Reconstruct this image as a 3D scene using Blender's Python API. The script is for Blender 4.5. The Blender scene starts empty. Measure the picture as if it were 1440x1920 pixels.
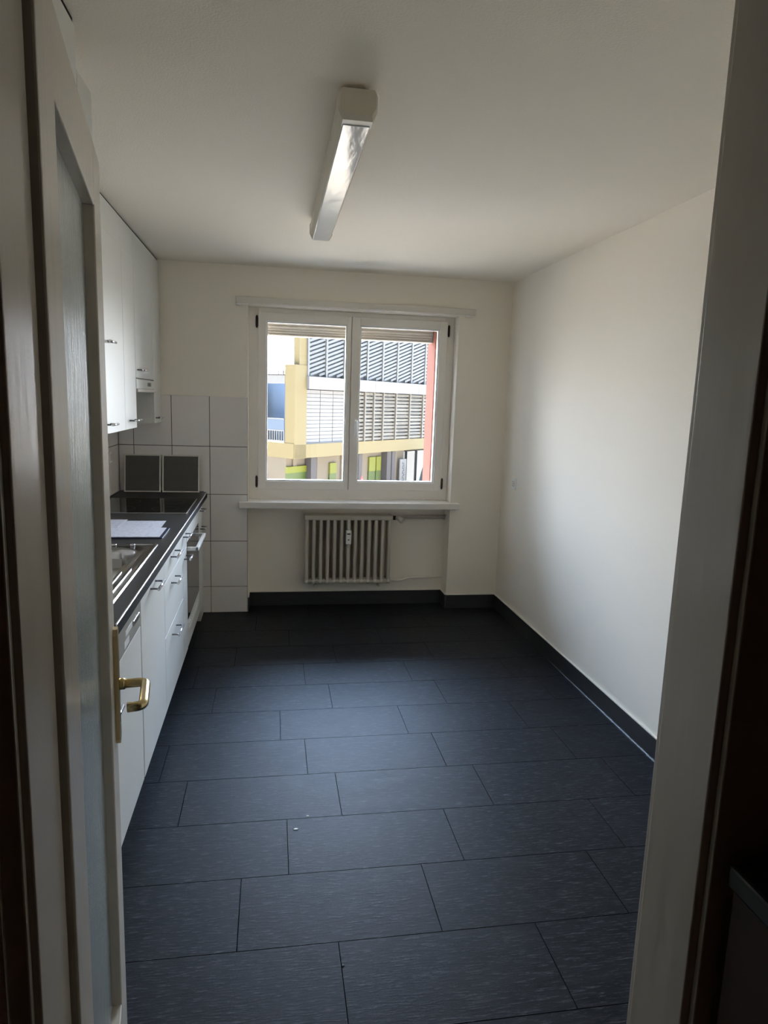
import bpy, bmesh, math, random
from mathutils import Matrix, Vector
random.seed(7)
scn = bpy.context.scene
C = scn.collection

# ------------------------------------------------------------------ measured room (metres; x right, y towards the window, z up)
F_PX, YAW, PITCH, ROLL, EYE = 1266.96, 0.1671, -0.1641, 0.0337, 1.5913
D, XR, XL, H = 4.951, 1.744, -1.062, 2.473           # back wall, right wall, left wall, ceiling
XN0, XN1, ZN = -0.171, 1.346, 2.216                   # window niche
YF = 0.79                                             # kitchen side of the door wall
XK, XC, XW = -0.4765, -0.457, -0.76                   # cabinet fronts, worktop edge, wall cabinet fronts
ROW, TL, TY0 = 0.3066, 0.6137, 1.4553                 # floor tiles

# ------------------------------------------------------------------ helpers
def new_bm(): return bmesh.new()

def box(bm, x0, x1, y0, y1, z0, z1, bev=0.0, mat=0, seg=2, M=None):
    r = bmesh.ops.create_cube(bm, size=1.0)
    vs = r['verts']
    for v in vs:
        v.co = Vector(((x0+x1)/2 + v.co.x*(x1-x0), (y0+y1)/2 + v.co.y*(y1-y0), (z0+z1)/2 + v.co.z*(z1-z0)))
    fs = list({f for v in vs for f in v.link_faces})
    if bev > 0:
        es = list({e for v in vs for e in v.link_edges})
        rr = bmesh.ops.bevel(bm, geom=es, offset=bev, segments=seg, affect='EDGES', profile=0.5)
        fs = list({f for f in rr['faces']} | {f for f in fs if f.is_valid})
        vs = list({v for f in fs for v in f.verts})
    for f in fs: f.material_index = mat
    if M is not None:
        for v in set(vs): v.co = M @ v.co
    return vs

def tube(bm, pts, r, n=12, mat=0, caps=True, radii=None):
    pts = [Vector(p) for p in pts]
    rings = []
    up = None
    for i, p in enumerate(pts):
        if i == 0: t = pts[1]-p
        elif i == len(pts)-1: t = p-pts[i-1]
        else: t = (pts[i+1]-p).normalized() + (p-pts[i-1]).normalized()
        t.normalize()
        if up is None:
            a = Vector((0,0,1)) if abs(t.z) < .9 else Vector((1,0,0))
            up = (a - t*a.dot(t)).normalized()
        else:
            up = (up - t*up.dot(t)).normalized()
        s = t.cross(up)
        rr = radii[i] if radii else r
        rings.append([bm.verts.new(p + (up*math.cos(2*math.pi*k/n) + s*math.sin(2*math.pi*k/n))*rr) for k in range(n)])
    for a, b in zip(rings, rings[1:]):
        for k in range(n):
            f = bm.faces.new((a[k], a[(k+1)%n], b[(k+1)%n], b[k])); f.material_index = mat; f.smooth = True
    if caps:
        f = bm.faces.new(list(reversed(rings[0]))); f.material_index = mat
        f = bm.faces.new(rings[-1]); f.material_index = mat

def bend(pts, r, n=5):
    """round the inner corners of a polyline"""
    pts = [Vector(p) for p in pts]; out = [pts[0]]
    for a, b, c in zip(pts, pts[1:], pts[2:]):
        d1 = (a-b).normalized(); d2 = (c-b).normalized()
        p, q = b+d1*r, b+d2*r
        for i in range(n+1):
            t = i/n
            out.append(p*(1-t)**2 + b*2*t*(1-t) + q*t*t)
    out.append(pts[-1]); return out

def prism(bm, outline, axis, a0, a1, mat=0):
    """extrude a 2D outline along x, y or z"""
    def P(u, v, w):
        return {'x': (w, u, v), 'y': (u, w, v), 'z': (u, v, w)}[axis]
    A = [bm.verts.new(P(u, v, a0)) for u, v in outline]
    B = [bm.verts.new(P(u, v, a1)) for u, v in outline]
    n = len(outline)
    fs = [bm.faces.new(A), bm.faces.new(list(reversed(B)))]
    for k in range(n): fs.append(bm.faces.new((A[k], B[k], B[(k+1)%n], A[(k+1)%n])))
    for f in fs: f.material_index = mat
    return fs

def obj(name, bm, mats, parent=None, smooth=False):
    bmesh.ops.recalc_face_normals(bm, faces=bm.faces)
    me = bpy.data.meshes.new(name); bm.to_mesh(me); bm.free()
    for m in (mats if isinstance(mats, (list, tuple)) else [mats]): me.materials.append(m)
    if smooth:
        for p in me.polygons: p.use_smooth = True
    o = bpy.data.objects.new(name, me); C.objects.link(o)
    if parent is not None:
        o.parent = parent
        o.matrix_parent_inverse = Matrix.Identity(4)
        o.location = -Vector(parent.get('_base', (0,0,0))) if parent.get('_base') is not None else (0,0,0)
    return o

def tag(o, label, cat, group=None, kind=None):
    o['label'] = label; o['category'] = cat
    if group: o['group'] = group
    if kind: o['kind'] = kind
    return o

def thing(name, label, cat, loc=(0,0,0), rotz=0.0, group=None, kind=None):
    """an Empty at the thing's base; parts are modelled in coordinates relative to it"""
    o = bpy.data.objects.new(name, None); C.objects.link(o)
    o.empty_display_size = .05
    o.location = loc; o.rotation_euler = (0,0,rotz)
    return tag(o, label, cat, group, kind)

def struct(name, bm, m, label, cat):
    o = obj(name, bm, m); return tag(o, label, cat, kind='structure')

def rel(x0, x1, y0, y1, z0, z1, o):   # world extents to extents relative to a thing's base
    return (x0-o[0], x1-o[0], y0-o[1], y1-o[1], z0-o[2], z1-o[2])

# ------------------------------------------------------------------ materials
def mat(name, col, rough=.5, metal=0.0, spec=.5, coat=0.0, coat_r=.1, bump=None, var=None, **kw):
    m = bpy.data.materials.new(name); m.use_nodes = True
    nt = m.node_tree; N = nt.nodes; L = nt.links
    b = N['Principled BSDF']
    b.inputs['Base Color'].default_value = (*col, 1)
    b.inputs['Roughness'].default_value = rough
    b.inputs['Metallic'].default_value = metal
    b.inputs['Specular IOR Level'].default_value = spec
    b.inputs['Coat Weight'].default_value = coat
    b.inputs['Coat Roughness'].default_value = coat_r
    for k, v in kw.items(): b.inputs[k.replace('_', ' ')].default_value = v
    tc = N.new('ShaderNodeTexCoord')
    if var:   # (scale vector, amount)
        mp = N.new('ShaderNodeMapping'); mp.inputs['Scale'].default_value = var[0]
        no = N.new('ShaderNodeTexNoise'); no.inputs['Scale'].default_value = 1; no.inputs['Detail'].default_value = 4
        mx = N.new('ShaderNodeMix'); mx.data_type = 'RGBA'
        a = var[1]
        mx.inputs['A'].default_value = (*[max(0, c*(1-a)) for c in col], 1)
        mx.inputs['B'].default_value = (*[min(1, c*(1+a)) for c in col], 1)
        L.new(tc.outputs['Object'], mp.inputs['Vector']); L.new(mp.outputs[0], no.inputs['Vector'])
        L.new(no.outputs['Fac'], mx.inputs['Factor']); L.new(mx.outputs['Result'], b.inputs['Base Color'])
    if bump:  # (scale vector, strength, distance)
        mp = N.new('ShaderNodeMapping'); mp.inputs['Scale'].default_value = bump[0]
        no = N.new('ShaderNodeTexNoise'); no.inputs['Scale'].default_value = 1; no.inputs['Detail'].default_value = 5
        bp = N.new('ShaderNodeBump'); bp.inputs['Strength'].default_value = bump[1]; bp.inputs['Distance'].default_value = bump[2]
        L.new(tc.outputs['Object'], mp.inputs['Vector']); L.new(mp.outputs[0], no.inputs['Vector'])
        L.new(no.outputs['Fac'], bp.inputs['Height']); L.new(bp.outputs[0], b.inputs['Normal'])
    return m

def glass_mat(name, tint=(1,1,1), refl=1.0):
    """thin window glass: see-through with a Fresnel reflection"""
    m = bpy.data.materials.new(name); m.use_nodes = True
    nt = m.node_tree; N = nt.nodes; L = nt.links; N.clear()
    out = N.new('ShaderNodeOutputMaterial'); mx = N.new('ShaderNodeMixShader')
    tr = N.new('ShaderNodeBsdfTransparent'); tr.inputs[0].default_value = (*tint, 1)
    gl = N.new('ShaderNodeBsdfGlossy'); gl.inputs['Roughness'].default_value = .01
    fr = N.new('ShaderNodeFresnel'); fr.inputs['IOR'].default_value = 1.45
    L.new(fr.outputs[0], mx.inputs[0]); L.new(tr.outputs[0], mx.inputs[1]); L.new(gl.outputs[0], mx.inputs[2])
    L.new(mx.outputs[0], out.inputs['Surface']); return m

M = {}
M['wall'] = mat('wall_paint', (.90,.845,.745), .75, bump=((260,260,260), .25, .002))
M['ceiling'] = mat('ceiling_plaster', (.90,.845,.745), .85, bump=((150,150,150), .5, .003))
M['tile_white'] = mat('white_glazed_tile', (.84,.80,.77), .22, spec=.5, bump=((9,9,9), .05, .002))
M['grout'] = mat('grey_grout', (.12,.105,.095), .9)
M['baseboard'] = mat('slate_baseboard', (.022,.022,.023), .5, var=((6,6,60), .5), bump=((10,10,120), .3, .002))
M['caulk'] = mat('pale_sealant', (.80,.76,.68), .5)
M['cab'] = mat('white_laminate', (.71,.71,.67), .50, spec=.3)
M['cab_side'] = mat('cabinet_side_laminate', (.62,.60,.57), .45)
M['appliance'] = mat('silver_grey_panel', (.42,.41,.37), .4, metal=.2)
M['plinth'] = mat('black_plinth', (.005,.005,.006), .7, spec=.15)
M['counter'] = mat('anthracite_laminate', (.034,.033,.033), .36, spec=.45, var=((90,90,90), .35), bump=((300,300,300), .15, .0006))
M['edge_metal'] = mat('aluminium_edge', (.86,.86,.88), .25, metal=1)
M['chrome'] = mat('brushed_chrome', (.72,.72,.74), .22, metal=1)
M['chrome_dark'] = mat('shaded_handle_post', (.20,.20,.21), .35, metal=1)  # darker chrome copy, the shade on the handle posts put into its colour
M['steel'] = mat('stainless_steel', (.42,.41,.39), .17, metal=1, bump=((4,220,60), .05, .0005))
M['black_glass'] = mat('black_ceramic_glass', (.006,.006,.007), .06, spec=.6)
M['oven_glass'] = mat('dark_oven_glass', (.035,.032,.026), .12, spec=.6)
M['brass'] = mat('satin_brass', (.60,.49,.27), .3, metal=1)
M['door_paint'] = mat('cream_gloss_enamel', (.62,.57,.49), .26, spec=.5, bump=((30,30,2.5), .35, .003), var=((14,14,2), .05))
M['gasket'] = mat('brown_shadow_gap', (.03,.02,.012), .7)
M['hall'] = mat('brown_hall_wall', (.26,.12,.06), .6, var=((3,3,20), .3))
M['hall_floor'] = mat('brown_hall_floor', (.09,.05,.03), .5)
M['upvc'] = mat('white_window_profile', (.86,.82,.76), .35)
M['sill'] = mat('painted_sill', (.78,.75,.70), .35)
M['dark_metal'] = mat('dark_brown_metal', (.05,.035,.03), .4, metal=.6)
M['radiator'] = mat('beige_radiator_enamel', (.56,.52,.44), .4)
M['white_plastic'] = mat('white_plastic', (.90,.90,.88), .35)
M['cream_plastic'] = mat('cream_plastic', (.64,.60,.50), .4)
M['dark_plastic'] = mat('dark_plastic', (.03,.03,.03), .4)
M['panel_grey'] = mat('smoked_panel', (.075,.070,.058), .35, var=((3,3,14), .25))
M['panel_frame'] = mat('champagne_metal_frame', (.60,.57,.50), .35, metal=.8)
M['folder'] = mat('navy_folder', (.012,.016,.06), .4)
M['rail'] = mat('white_rail', (.72,.68,.60), .4)
M['joint'] = mat('dark_floor_joint', (.002,.002,.002), .9, spec=0)
M['salmon'] = mat('salmon_render', (.15,.047,.027), .9, spec=.1)
M['blind'] = mat('beige_blind_slats', (.22,.195,.16), .6)
M['ext_sill'] = mat('grey_aluminium_sill', (.62,.62,.68), .35, metal=.3)
M['f_yellow'] = mat('yellow_render', (0.197,0.164,0.088), .9, bump=((20,20,20), .2, .01))
M['f_white'] = mat('white_facade_panel', (0.197,0.200,0.205), .6)
M['f_grey'] = mat('grey_facade_back', (.30,.32,.34), .8)
M['f_slat'] = mat('silver_slats', (0.152,0.161,0.166), .5)
M['f_beige'] = mat('beige_facade', (0.156,0.137,0.108), .9, var=((2,2,2), .12))
M['f_beige_slat'] = mat('greige_slats', (0.147,0.139,0.123), .6)
M['f_blue'] = mat('blue_loggia_wall', (.13,.19,.30), .8)
M['f_panel'] = mat('pale_blue_railing_panel', (.085,.125,.19), .4)
M['f_lime'] = mat('lime_panel', (0.134,0.152,0.012), .6)
M['f_green'] = mat('green_panel', (0.054,0.088,0.020), .5)
M['f_column'] = mat('grey_column', (0.054,0.050,0.054), .7)
M['street'] = mat('pale_asphalt', (.50,.44,.36), .9)
M['van'] = mat('white_van_paint', (.70,.74,.76), .3)
M['tyre'] = mat('black_rubber', (.02,.02,.02), .8)
M['red'] = mat('signal_red', (.60,.05,.06), .5)
M['ink'] = mat('black_ink', (.02,.02,.02), .6)
M['wood_dark'] = mat('dark_stained_wood', (.06,.025,.012), .5, var=((2,2,30), .3))
M['glass'] = glass_mat('window_glass')
M['facade_glass'] = mat('dim_facade_glass', (.08,.09,.10), .1, spec=.6)

def floor_mat():
    m = bpy.data.materials.new('charcoal_slate_tile'); m.use_nodes = True
    nt = m.node_tree; N = nt.nodes; L = nt.links; b = N['Principled BSDF']
    tc = N.new('ShaderNodeTexCoord'); at = N.new('ShaderNodeAttribute'); at.attribute_name = 'tone'
    ad = N.new('ShaderNodeVectorMath'); ad.operation = 'MULTIPLY_ADD'
    ad.inputs[1].default_value = (9, 7, 5)
    L.new(at.outputs['Color'], ad.inputs[0]); L.new(tc.outputs['Object'], ad.inputs[2])
    def noise(sc, det, rough=.6):
        mp = N.new('ShaderNodeMapping'); mp.inputs['Scale'].default_value = sc
        n = N.new('ShaderNodeTexNoise'); n.inputs['Scale'].default_value = 1
        n.inputs['Detail'].default_value = det; n.inputs['Roughness'].default_value = rough
        L.new(ad.outputs[0], mp.inputs['Vector']); L.new(mp.outputs[0], n.inputs['Vector']); return n
    n1 = noise((9, 34, 1), 7, .72); n2 = noise((20, 170, 1), 6, .75); n3 = noise((3, 3, 1), 2)
    r1 = N.new('ShaderNodeValToRGB'); e = r1.color_ramp.elements
    e[0].position = .34; e[0].color = (.0025,.003,.005,1); e[1].position = .68; e[1].color = (.015,.0155,.020,1)
    L.new(n1.outputs['Fac'], r1.inputs['Fac'])
    r2 = N.new('ShaderNodeValToRGB'); e = r2.color_ramp.elements
    e[0].position = .54; e[0].color = (0,0,0,1); e[1].position = .72; e[1].color = (.075,.080,.095,1)
    L.new(n2.outputs['Fac'], r2.inputs['Fac'])
    mx = N.new('ShaderNodeMix'); mx.data_type = 'RGBA'; mx.blend_type = 'ADD'; mx.inputs['Factor'].default_value = 1
    L.new(r1.outputs['Color'], mx.inputs['A']); L.new(r2.outputs['Color'], mx.inputs['B'])
    mt = N.new('ShaderNodeMapRange'); mt.inputs['To Min'].default_value = .85; mt.inputs['To Max'].default_value = 1.15
    L.new(at.outputs['Fac'], mt.inputs['Value'])
    mu = N.new('ShaderNodeVectorMath'); mu.operation = 'SCALE'
    L.new(mx.outputs['Result'], mu.inputs[0]); L.new(mt.outputs[0], mu.inputs['Scale'])
    L.new(mu.outputs[0], b.inputs['Base Color'])
    rr = N.new('ShaderNodeMapRange'); rr.inputs['To Min'].default_value = .34; rr.inputs['To Max'].default_value = .55
    L.new(n1.outputs['Fac'], rr.inputs['Value']); L.new(rr.outputs[0], b.inputs['Roughness'])
    b.inputs['Specular IOR Level'].default_value = .13
    bp = N.new('ShaderNodeBump'); bp.inputs['Strength'].default_value = .35; bp.inputs['Distance'].default_value = .003
    L.new(n2.outputs['Fac'], bp.inputs['Height']); L.new(bp.outputs[0], b.inputs['Normal'])
    return m
M['floor'] = floor_mat()

def paper_mat():
    m = mat('printed_paper', (.78,.79,.88), .7); nt = m.node_tree; N = nt.nodes; L = nt.links
    tc = N.new('ShaderNodeTexCoord'); w = N.new('ShaderNodeTexWave'); w.bands_direction = 'Y'
    w.inputs['Scale'].default_value = 22
    n = N.new('ShaderNodeTexNoise'); n.inputs['Scale'].default_value = 60
    mu = N.new('ShaderNodeMath'); mu.operation = 'MULTIPLY'
    r = N.new('ShaderNodeValToRGB'); e = r.color_ramp.elements
    e[0].position = .40; e[0].color = (.78,.79,.88,1); e[1].position = .60; e[1].color = (.40,.41,.48,1)
    L.new(tc.outputs['Object'], w.inputs['Vector']); L.new(tc.outputs['Object'], n.inputs['Vector'])
    L.new(w.outputs['Fac'], mu.inputs[0]); L.new(n.outputs['Fac'], mu.inputs[1]); L.new(mu.outputs[0], r.inputs['Fac'])
    L.new(r.outputs['Color'], N['Principled BSDF'].inputs['Base Color']); return m
M['paper'] = paper_mat()

def door_glass():
    m = mat('rippled_door_glass', (.80,.86,.85), .22, spec=.6, bump=((90,90,10), .8, .004),
            Transmission_Weight=.85, IOR=1.5)
    return m
M['door_glass'] = door_glass()

def acrylic():
    m = mat('prismatic_acrylic', (.40,.41,.41), .12, metal=0, spec=.35, coat=0, coat_r=.02, bump=((16,5,1), .22, .006))
    return m
M['acrylic'] = acrylic()

# ------------------------------------------------------------------ room shell
bm = new_bm()
lay = bm.loops.layers.float_color.new('tone')
offs = {-3:.3,-2:.1,-1:.42,0:.2036,1:.5214,2:.0646,3:.2761,4:.1596,5:.0481,6:.3205,7:.1943,8:.40,9:.12,10:.51,11:.28,12:.05}
G = .0013
X0f, X1f, Y0f, Y1f = XL, XR, YF-.10, D+.15
box(bm, X0f, X1f, Y0f, Y1f, -.06, -.002, mat=1)
for k, off in offs.items():
    ya, yb = TY0 + k*ROW, TY0 + (k+1)*ROW
    ya, yb = max(ya, Y0f), min(yb, Y1f)
    if yb - ya < .01: continue
    for i in range(-5, 6):
        xa, xb = off + i*TL, off + (i+1)*TL
        xa, xb = max(xa, X0f), min(xb, X1f)
        if xb - xa < .01: continue
        vs = [bm.verts.new(p) for p in ((xa+G, ya+G, 0), (xb-G, ya+G, 0), (xb-G, yb-G, 0), (xa+G, yb-G, 0))]
        wv = [bm.verts.new(p) for p in ((xa+G, ya+G, -.003), (xb-G, ya+G, -.003), (xb-G, yb-G, -.003), (xa+G, yb-G, -.003))]
        t = random.random(); col = (t, random.random(), random.random(), 1)
        fs = [bm.faces.new(vs)] + [bm.faces.new((vs[j], wv[j], wv[(j+1)%4], vs[(j+1)%4])) for j in range(4)]
        for f in fs:
            f.material_index = 0
            for lp in f.loops: lp[lay] = col
struct('floor', bm, [M['floor'], M['joint']], 'charcoal slate tiled kitchen floor in staggered rows', 'floor')

bm = new_bm(); box(bm, XL-.2, XR+.2, YF-.1, D+.42, H, H+.15)
struct('ceiling', bm, M['ceiling'], 'cream rough plastered kitchen ceiling', 'ceiling')
bm = new_bm(); box(bm, XL-.2, XL, YF-.1, D+.42, -.06, H)
struct('wall_left', bm, M['wall'], 'cream wall behind the kitchen cabinets', 'wall')
bm = new_bm(); box(bm, XR, XR+.2, YF-.1, D+.42, -.06, H)
struct('wall_right', bm, M['wall'], 'bare cream wall on the right', 'wall')

bm = new_bm()
YN = D + .15; YO = 5.40                                 # niche back, outside face
box(bm, XL, XN0, D, YO, -.06, H, bev=0)
box(bm, XN1, XR, D, YO, -.06, H, bev=0)
box(bm, XN0, XN1, D, YO, ZN, H)
box(bm, XN0, XN1, YN, YO, -.06, .80)
struct('wall_back', bm, M['wall'], 'cream window wall with a niche for the radiator', 'wall')

# exterior reveal of the window opening
bm = new_bm()
box(bm, 1.222, XN1, D+.205, YO+.005, .80, ZN)
struct('trim_1', bm, M['salmon'], 'salmon rendered outer reveal right of the window', 'window reveal')
bm = new_bm()
prism(bm, [(D+.20, .905), (YO+.05, .875), (YO+.05, .84), (D+.20, .84)], 'x', XN0, 1.222)
struct('trim_2', bm, M['ext_sill'], 'grey metal sill outside the window', 'window sill')
# inner sill
bm = new_bm()
box(bm, -.232, 1.408, D-.055, D+.002, .788, .834, bev=.004)
box(bm, XN0+.001, XN1-.001, D-.03, D+.135, .79, .833, bev=.001)
struct('trim_3', bm, M['sill'], 'white painted inner window sill above the radiator', 'window sill')

# wall tiles on the back wall and the left wall
zs = [0.0, .197, .539, .882, 1.226, 1.578]
def tiles(name, axis, a_edges, label):
    bm = new_bm(); g = .0022
    for i in range(len(a_edges)-1):
        for j in range(len(zs)-1):
            a0, a1 = a_edges[i]+g, a_edges[i+1]-g
            z0, z1 = zs[j]+g, zs[j+1]-g
            if a1-a0 < .01: continue
            if axis == 'x': box(bm, a0, a1, D-.009, D-.003, z0, z1, bev=.0012, seg=1)
            else: box(bm, XL+.003, XL+.009, a0, a1, z0, z1, bev=.0012, seg=1)
    if axis == 'x': box(bm, a_edges[0], a_edges[-1], D-.006, D, 0, zs[-1]-.002, mat=1)
    else: box(bm, XL, XL+.006, a_edges[0], a_edges[-1], 0, zs[-1]-.002, mat=1)
    struct(name, bm, [M['tile_white'], M['grout']], label, 'wall tiles')
tiles('trim_4', 'x', [XL+.01, -.951, -.695, -.436, -.1735], 'white glazed tiles on the back wall beside the window')
ye = [D-.01]
while ye[-1] > 2.3: ye.append(ye[-1]-.257)
tiles('trim_5', 'y', sorted(ye), 'white glazed tiles along the left wall above the worktop')

# baseboards
def baseboard(name, boxes, label):
    bm = new_bm()
    for b in boxes:
        box(bm, *b, 0, .107, bev=.001, seg=1)
        box(bm, *b, .1072, .1120, mat=1)
    struct(name, bm, [M['baseboard'], M['caulk']], label, 'baseboard')
baseboard('baseboard_right', [(XR-.010, XR, YF, D)], 'slate baseboard along the right wall')
baseboard('baseboard_back', [(XN1, XR-.010, D-.010, D), (XN0, XN1, YN-.010, YN), (XN1-.010, XN1, D, YN-.010), (XN0, XN0+.010, D, YN-.010)],
          'slate baseboard under the window and in the niche')
bm = new_bm(); box(bm, XR-.0125, XR-.0102, YF, D-.011, -.001, .003)  # bright metal strip painting in the gleam along the floor joint
struct('trim_6', bm, M['edge_metal'], 'pale sealant line where floor meets right baseboard, its gleam put in as bright metal', 'trim')

# door wall, frame and hallway
XJ0, XJ1, ZJ = -.25, .53, 2.075
bm = new_bm()
box(bm, XL, XJ0-.03, YF-.10, YF, -.06, H); box(bm, XJ1+.03, XR, YF-.10, YF, -.06, H); box(bm, XJ0-.03, XJ1+.03, YF-.10, YF, ZJ+.03, H)
struct('wall_front', bm, M['wall'], 'wall holding the kitchen doorway', 'wall')
bm = new_bm()
ya, yb = .686, .795
box(bm, XJ1, XJ1+.04, ya, yb, 0, ZJ+.04, bev=.002)
box(bm, XJ0-.04, XJ0, .706, yb+.008, 0, ZJ+.04, bev=.002)
box(bm, XJ0-.04, XJ1+.04, .70, yb, ZJ, ZJ+.04, bev=.002)
box(bm, XJ1+.011, XJ1+.13, .676, .686, 0, ZJ+.12, bev=.002)       # architraves, hallway side
box(bm, XJ0-.13, XJ0-.008, .697, .706, 0, ZJ+.12, bev=.002)
box(bm, XJ0-.13, XJ1+.13, .676, .686, ZJ+.012, ZJ+.12, bev=.002)
box(bm, XJ1+.003, XJ1+.08, yb-.004, yb+.012, 0, ZJ+.08, bev=.003)  # kitchen side casing
box(bm, XJ0-.08, XJ0-.045, yb-.004, yb+.010, 0, ZJ+.08, bev=.003)
box(bm, XJ0-.08, XJ1+.08, yb-.004, yb+.010, ZJ+.006, ZJ+.08, bev=.003)
struct('trim_7', bm, M['door_paint'], 'cream gloss painted door frame around the kitchen doorway', 'door frame')

bm = new_bm()
box(bm, -1.4, 1.4, -1.6, .69, -.06, 0, mat=1)
struct('floor_hallway', bm, [M['hall_floor'], M['hall_floor']], 'dark hallway floor before the doorway', 'floor')
bm = new_bm(); box(bm, -1.4, 1.4, -1.6, .69, H, H+.1)
struct('ceiling_hallway', bm, M['hall'], 'dark hallway ceiling', 'ceiling')
bm = new_bm()
box(bm, -1.5, -1.4, -1.6, .69, 0, H); box(bm, 1.4, 1.5, -1.6, .69, 0, H); box(bm, -1.5, 1.5, -1.7, -1.6, 0, H)
box(bm, -1.4, XJ0-.125, .680, .6905, 0, H); box(bm, XJ1+.125, 1.4, .680, .6895, 0, H); box(bm, XJ0-.125, XJ1+.125, .680, .6895, ZJ+.115, H)
struct('wall_hallway', bm, M['hall'], 'dark brown hallway walls before the doorway', 'wall')
# a dark cabinet in the hallway, only its edge shows at the right
L0 = (.80, .52, 0)
t = thing('hall_cabinet', 'dark brown cabinet edge in the hallway right of the doorway', 'cabinet', L0)
zt = 1.5913 - .88*.62
bm = new_bm(); box(bm, *rel(.56, 1.05, .40, .66, .03, zt-.03, L0), bev=.004); obj('body', bm, M['wood_dark'], t)
bm = new_bm(); box(bm, *rel(.555, 1.06, .39, .665, zt-.03, zt, L0), bev=.004); obj('top', bm, M['dark_plastic'], t)
for x in (.58, 1.02):
    for y in (.42, .64):
        bm = new_bm(); box(bm, *rel(x-.015, x+.015, y-.015, y+.015, 0, .03, L0)); obj('leg', bm, M['dark_plastic'], t)

# ------------------------------------------------------------------ the glazed door leaf
hp = (-.2409, .8101, 0.0); ang = math.atan2(.989, -.1479)
dr = thing('door_1', 'cream gloss kitchen door with rippled glass pane, opened inward', 'door', hp, ang, kind='structure')
W, TH, ZT = .75, .040, 2.052
ox0, ox1, oz0, oz1 = .124, .614, .205, 1.934
bm = new_bm()
box(bm, 0, ox0, 0, TH, .008, ZT, bev=.003); box(bm, ox1, W, 0, TH, .008, ZT, bev=.003)
box(bm, ox0, ox1, 0.0005, TH-.0005, oz1, ZT-.001, bev=.002); box(bm, ox0, ox1, 0.0005, TH-.0005, .009, oz0, bev=.002)
obj('leaf_frame', bm, M['door_paint'], dr)
bm = new_bm()
g = .010
for (a, b, c, d) in ((ox0, ox0+g, oz0, oz1), (ox1-g, ox1, oz0, oz1), (ox0, ox1, oz0, oz0+g), (ox0, ox1, oz1-g, oz1)):
    box(bm, a, b, .026, .036, c, d)
obj('glazing_bead', bm, M['door_paint'], dr)
bm = new_bm(); box(bm, ox0+.001, ox1-.001, .020, .0255, oz0+.001, oz1-.001); obj('pane', bm, M['door_glass'], dr)
def lever_set(side):
    s = -1 if side < 0 else 1
    y0 = 0 if side < 0 else TH
    bm = new_bm()
    prof = [(.691, .815), (.691, 1.060), (.699, 1.072), (.721, 1.072), (.729, 1.060), (.729, .815), (.721, .803), (.699, .803)]
    fs = prism(bm, prof, 'y', y0, y0 + s*.010)
    pl = obj('lock_plate', bm, M['brass'], dr)
    bm = new_bm()
    zc = .940
    tube(bm, [(.710, y0+s*.009, zc), (.710, y0+s*.022, zc)], .013, n=20)
    path = bend([(.710, y0+s*.015, zc), (.710, y0+s*.066, zc), (.590, y0+s*.064, zc-.002), (.592, y0+s*.032, zc-.004)], .016, 6)
    tube(bm, path, .0105, n=16)
    lv = obj('handle', bm, M['brass'], dr)
    bm = new_bm(); tube(bm, [(.710, y0+s*.0095, .865), (.710, y0+s*.0106, .865)], .006); box(bm, .708, .712, min(y0+s*.0095, y0+s*.0106), max(y0+s*.0095, y0+s*.0106), .850, .865)
    obj('keyhole', bm, M['dark_plastic'], dr)
lever_set(-1); lever_set(1)

# ------------------------------------------------------------------ window
FY = D + .13
wn = thing('window_1', 'white two-sash window over the radiator niche', 'window', (0, 0, 0), kind='structure')
def frame_boxes(bm, x0, x1, z0, z1, w, y0, y1, bev=.003, wb=None):
    wb = wb or w
    box(bm, x0, x0+w, y0, y1, z0, z1, bev=bev); box(bm, x1-w, x1, y0, y1, z0, z1, bev=bev)
    box(bm, x0+w-.001, x1-w+.001, y0+.0004, y1-.0004, z1-w, z1-.0004, bev=bev); box(bm, x0+w-.001, x1-w+.001, y0+.0004, y1-.0004, z0+.0004, z0+wb, bev=bev)
bm = new_bm(); frame_boxes(bm, XN0, XN1, .833, ZN, .072, FY, FY+.07, wb=.080)
box(bm, .552, .592, FY+.004, FY+.07, .9, 2.15)
obj('window_frame', bm, M['upvc'], wn)
def sash(x0, x1, gx0, gx1, label):
    bm = new_bm()
    z0, z1, gz0, gz1 = .907, 2.184, .979, 2.113
    y0, y1 = FY-.018, FY+.040
    # stepped profile: flat front, chamfered towards the glass
    box(bm, x0, gx0-.010, y0, y1, z0, z1, bev=.004); box(bm, gx1+.010, x1, y0, y1, z0, z1, bev=.004)
    box(bm, gx0-.012, gx1+.012, y0+.0005, y1, gz1+.010, z1-.0005, bev=.003); box(bm, gx0-.012, gx1+.012, y0+.0005, y1, z0+.0005, gz0-.010, bev=.003)
    s = obj('sash', bm, M['upvc'], wn)
    bm = new_bm()
    frame_boxes(bm, gx0-.012, gx1+.012, gz0-.012, gz1+.012, .012, y0+.012, y1-.004, bev=.002)
    obj('glazing_bead', bm, M['white_plastic'], s)
    bm = new_bm()
    box(bm, gx0-.002, gx1+.002, y0+.028, y0+.032, gz0-.002, gz1+.002); obj('pane', bm, M['glass'], s)
    return s
sl = sash(-.102, .568, -.035, .530, 'left'); sr = sash(.573, 1.292, .644, 1.222, 'right')
bm = new_bm()
box(bm, .606, .626, FY-.030, FY-.018, 1.375, 1.445, bev=.004)
tube(bm, bend([(.616, FY-.028, 1.43), (.616, FY-.060, 1.43), (.616, FY-.062, 1.315)], .012, 5), .008, n=14)
obj('handle', bm, M['white_plastic'], sr)
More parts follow.
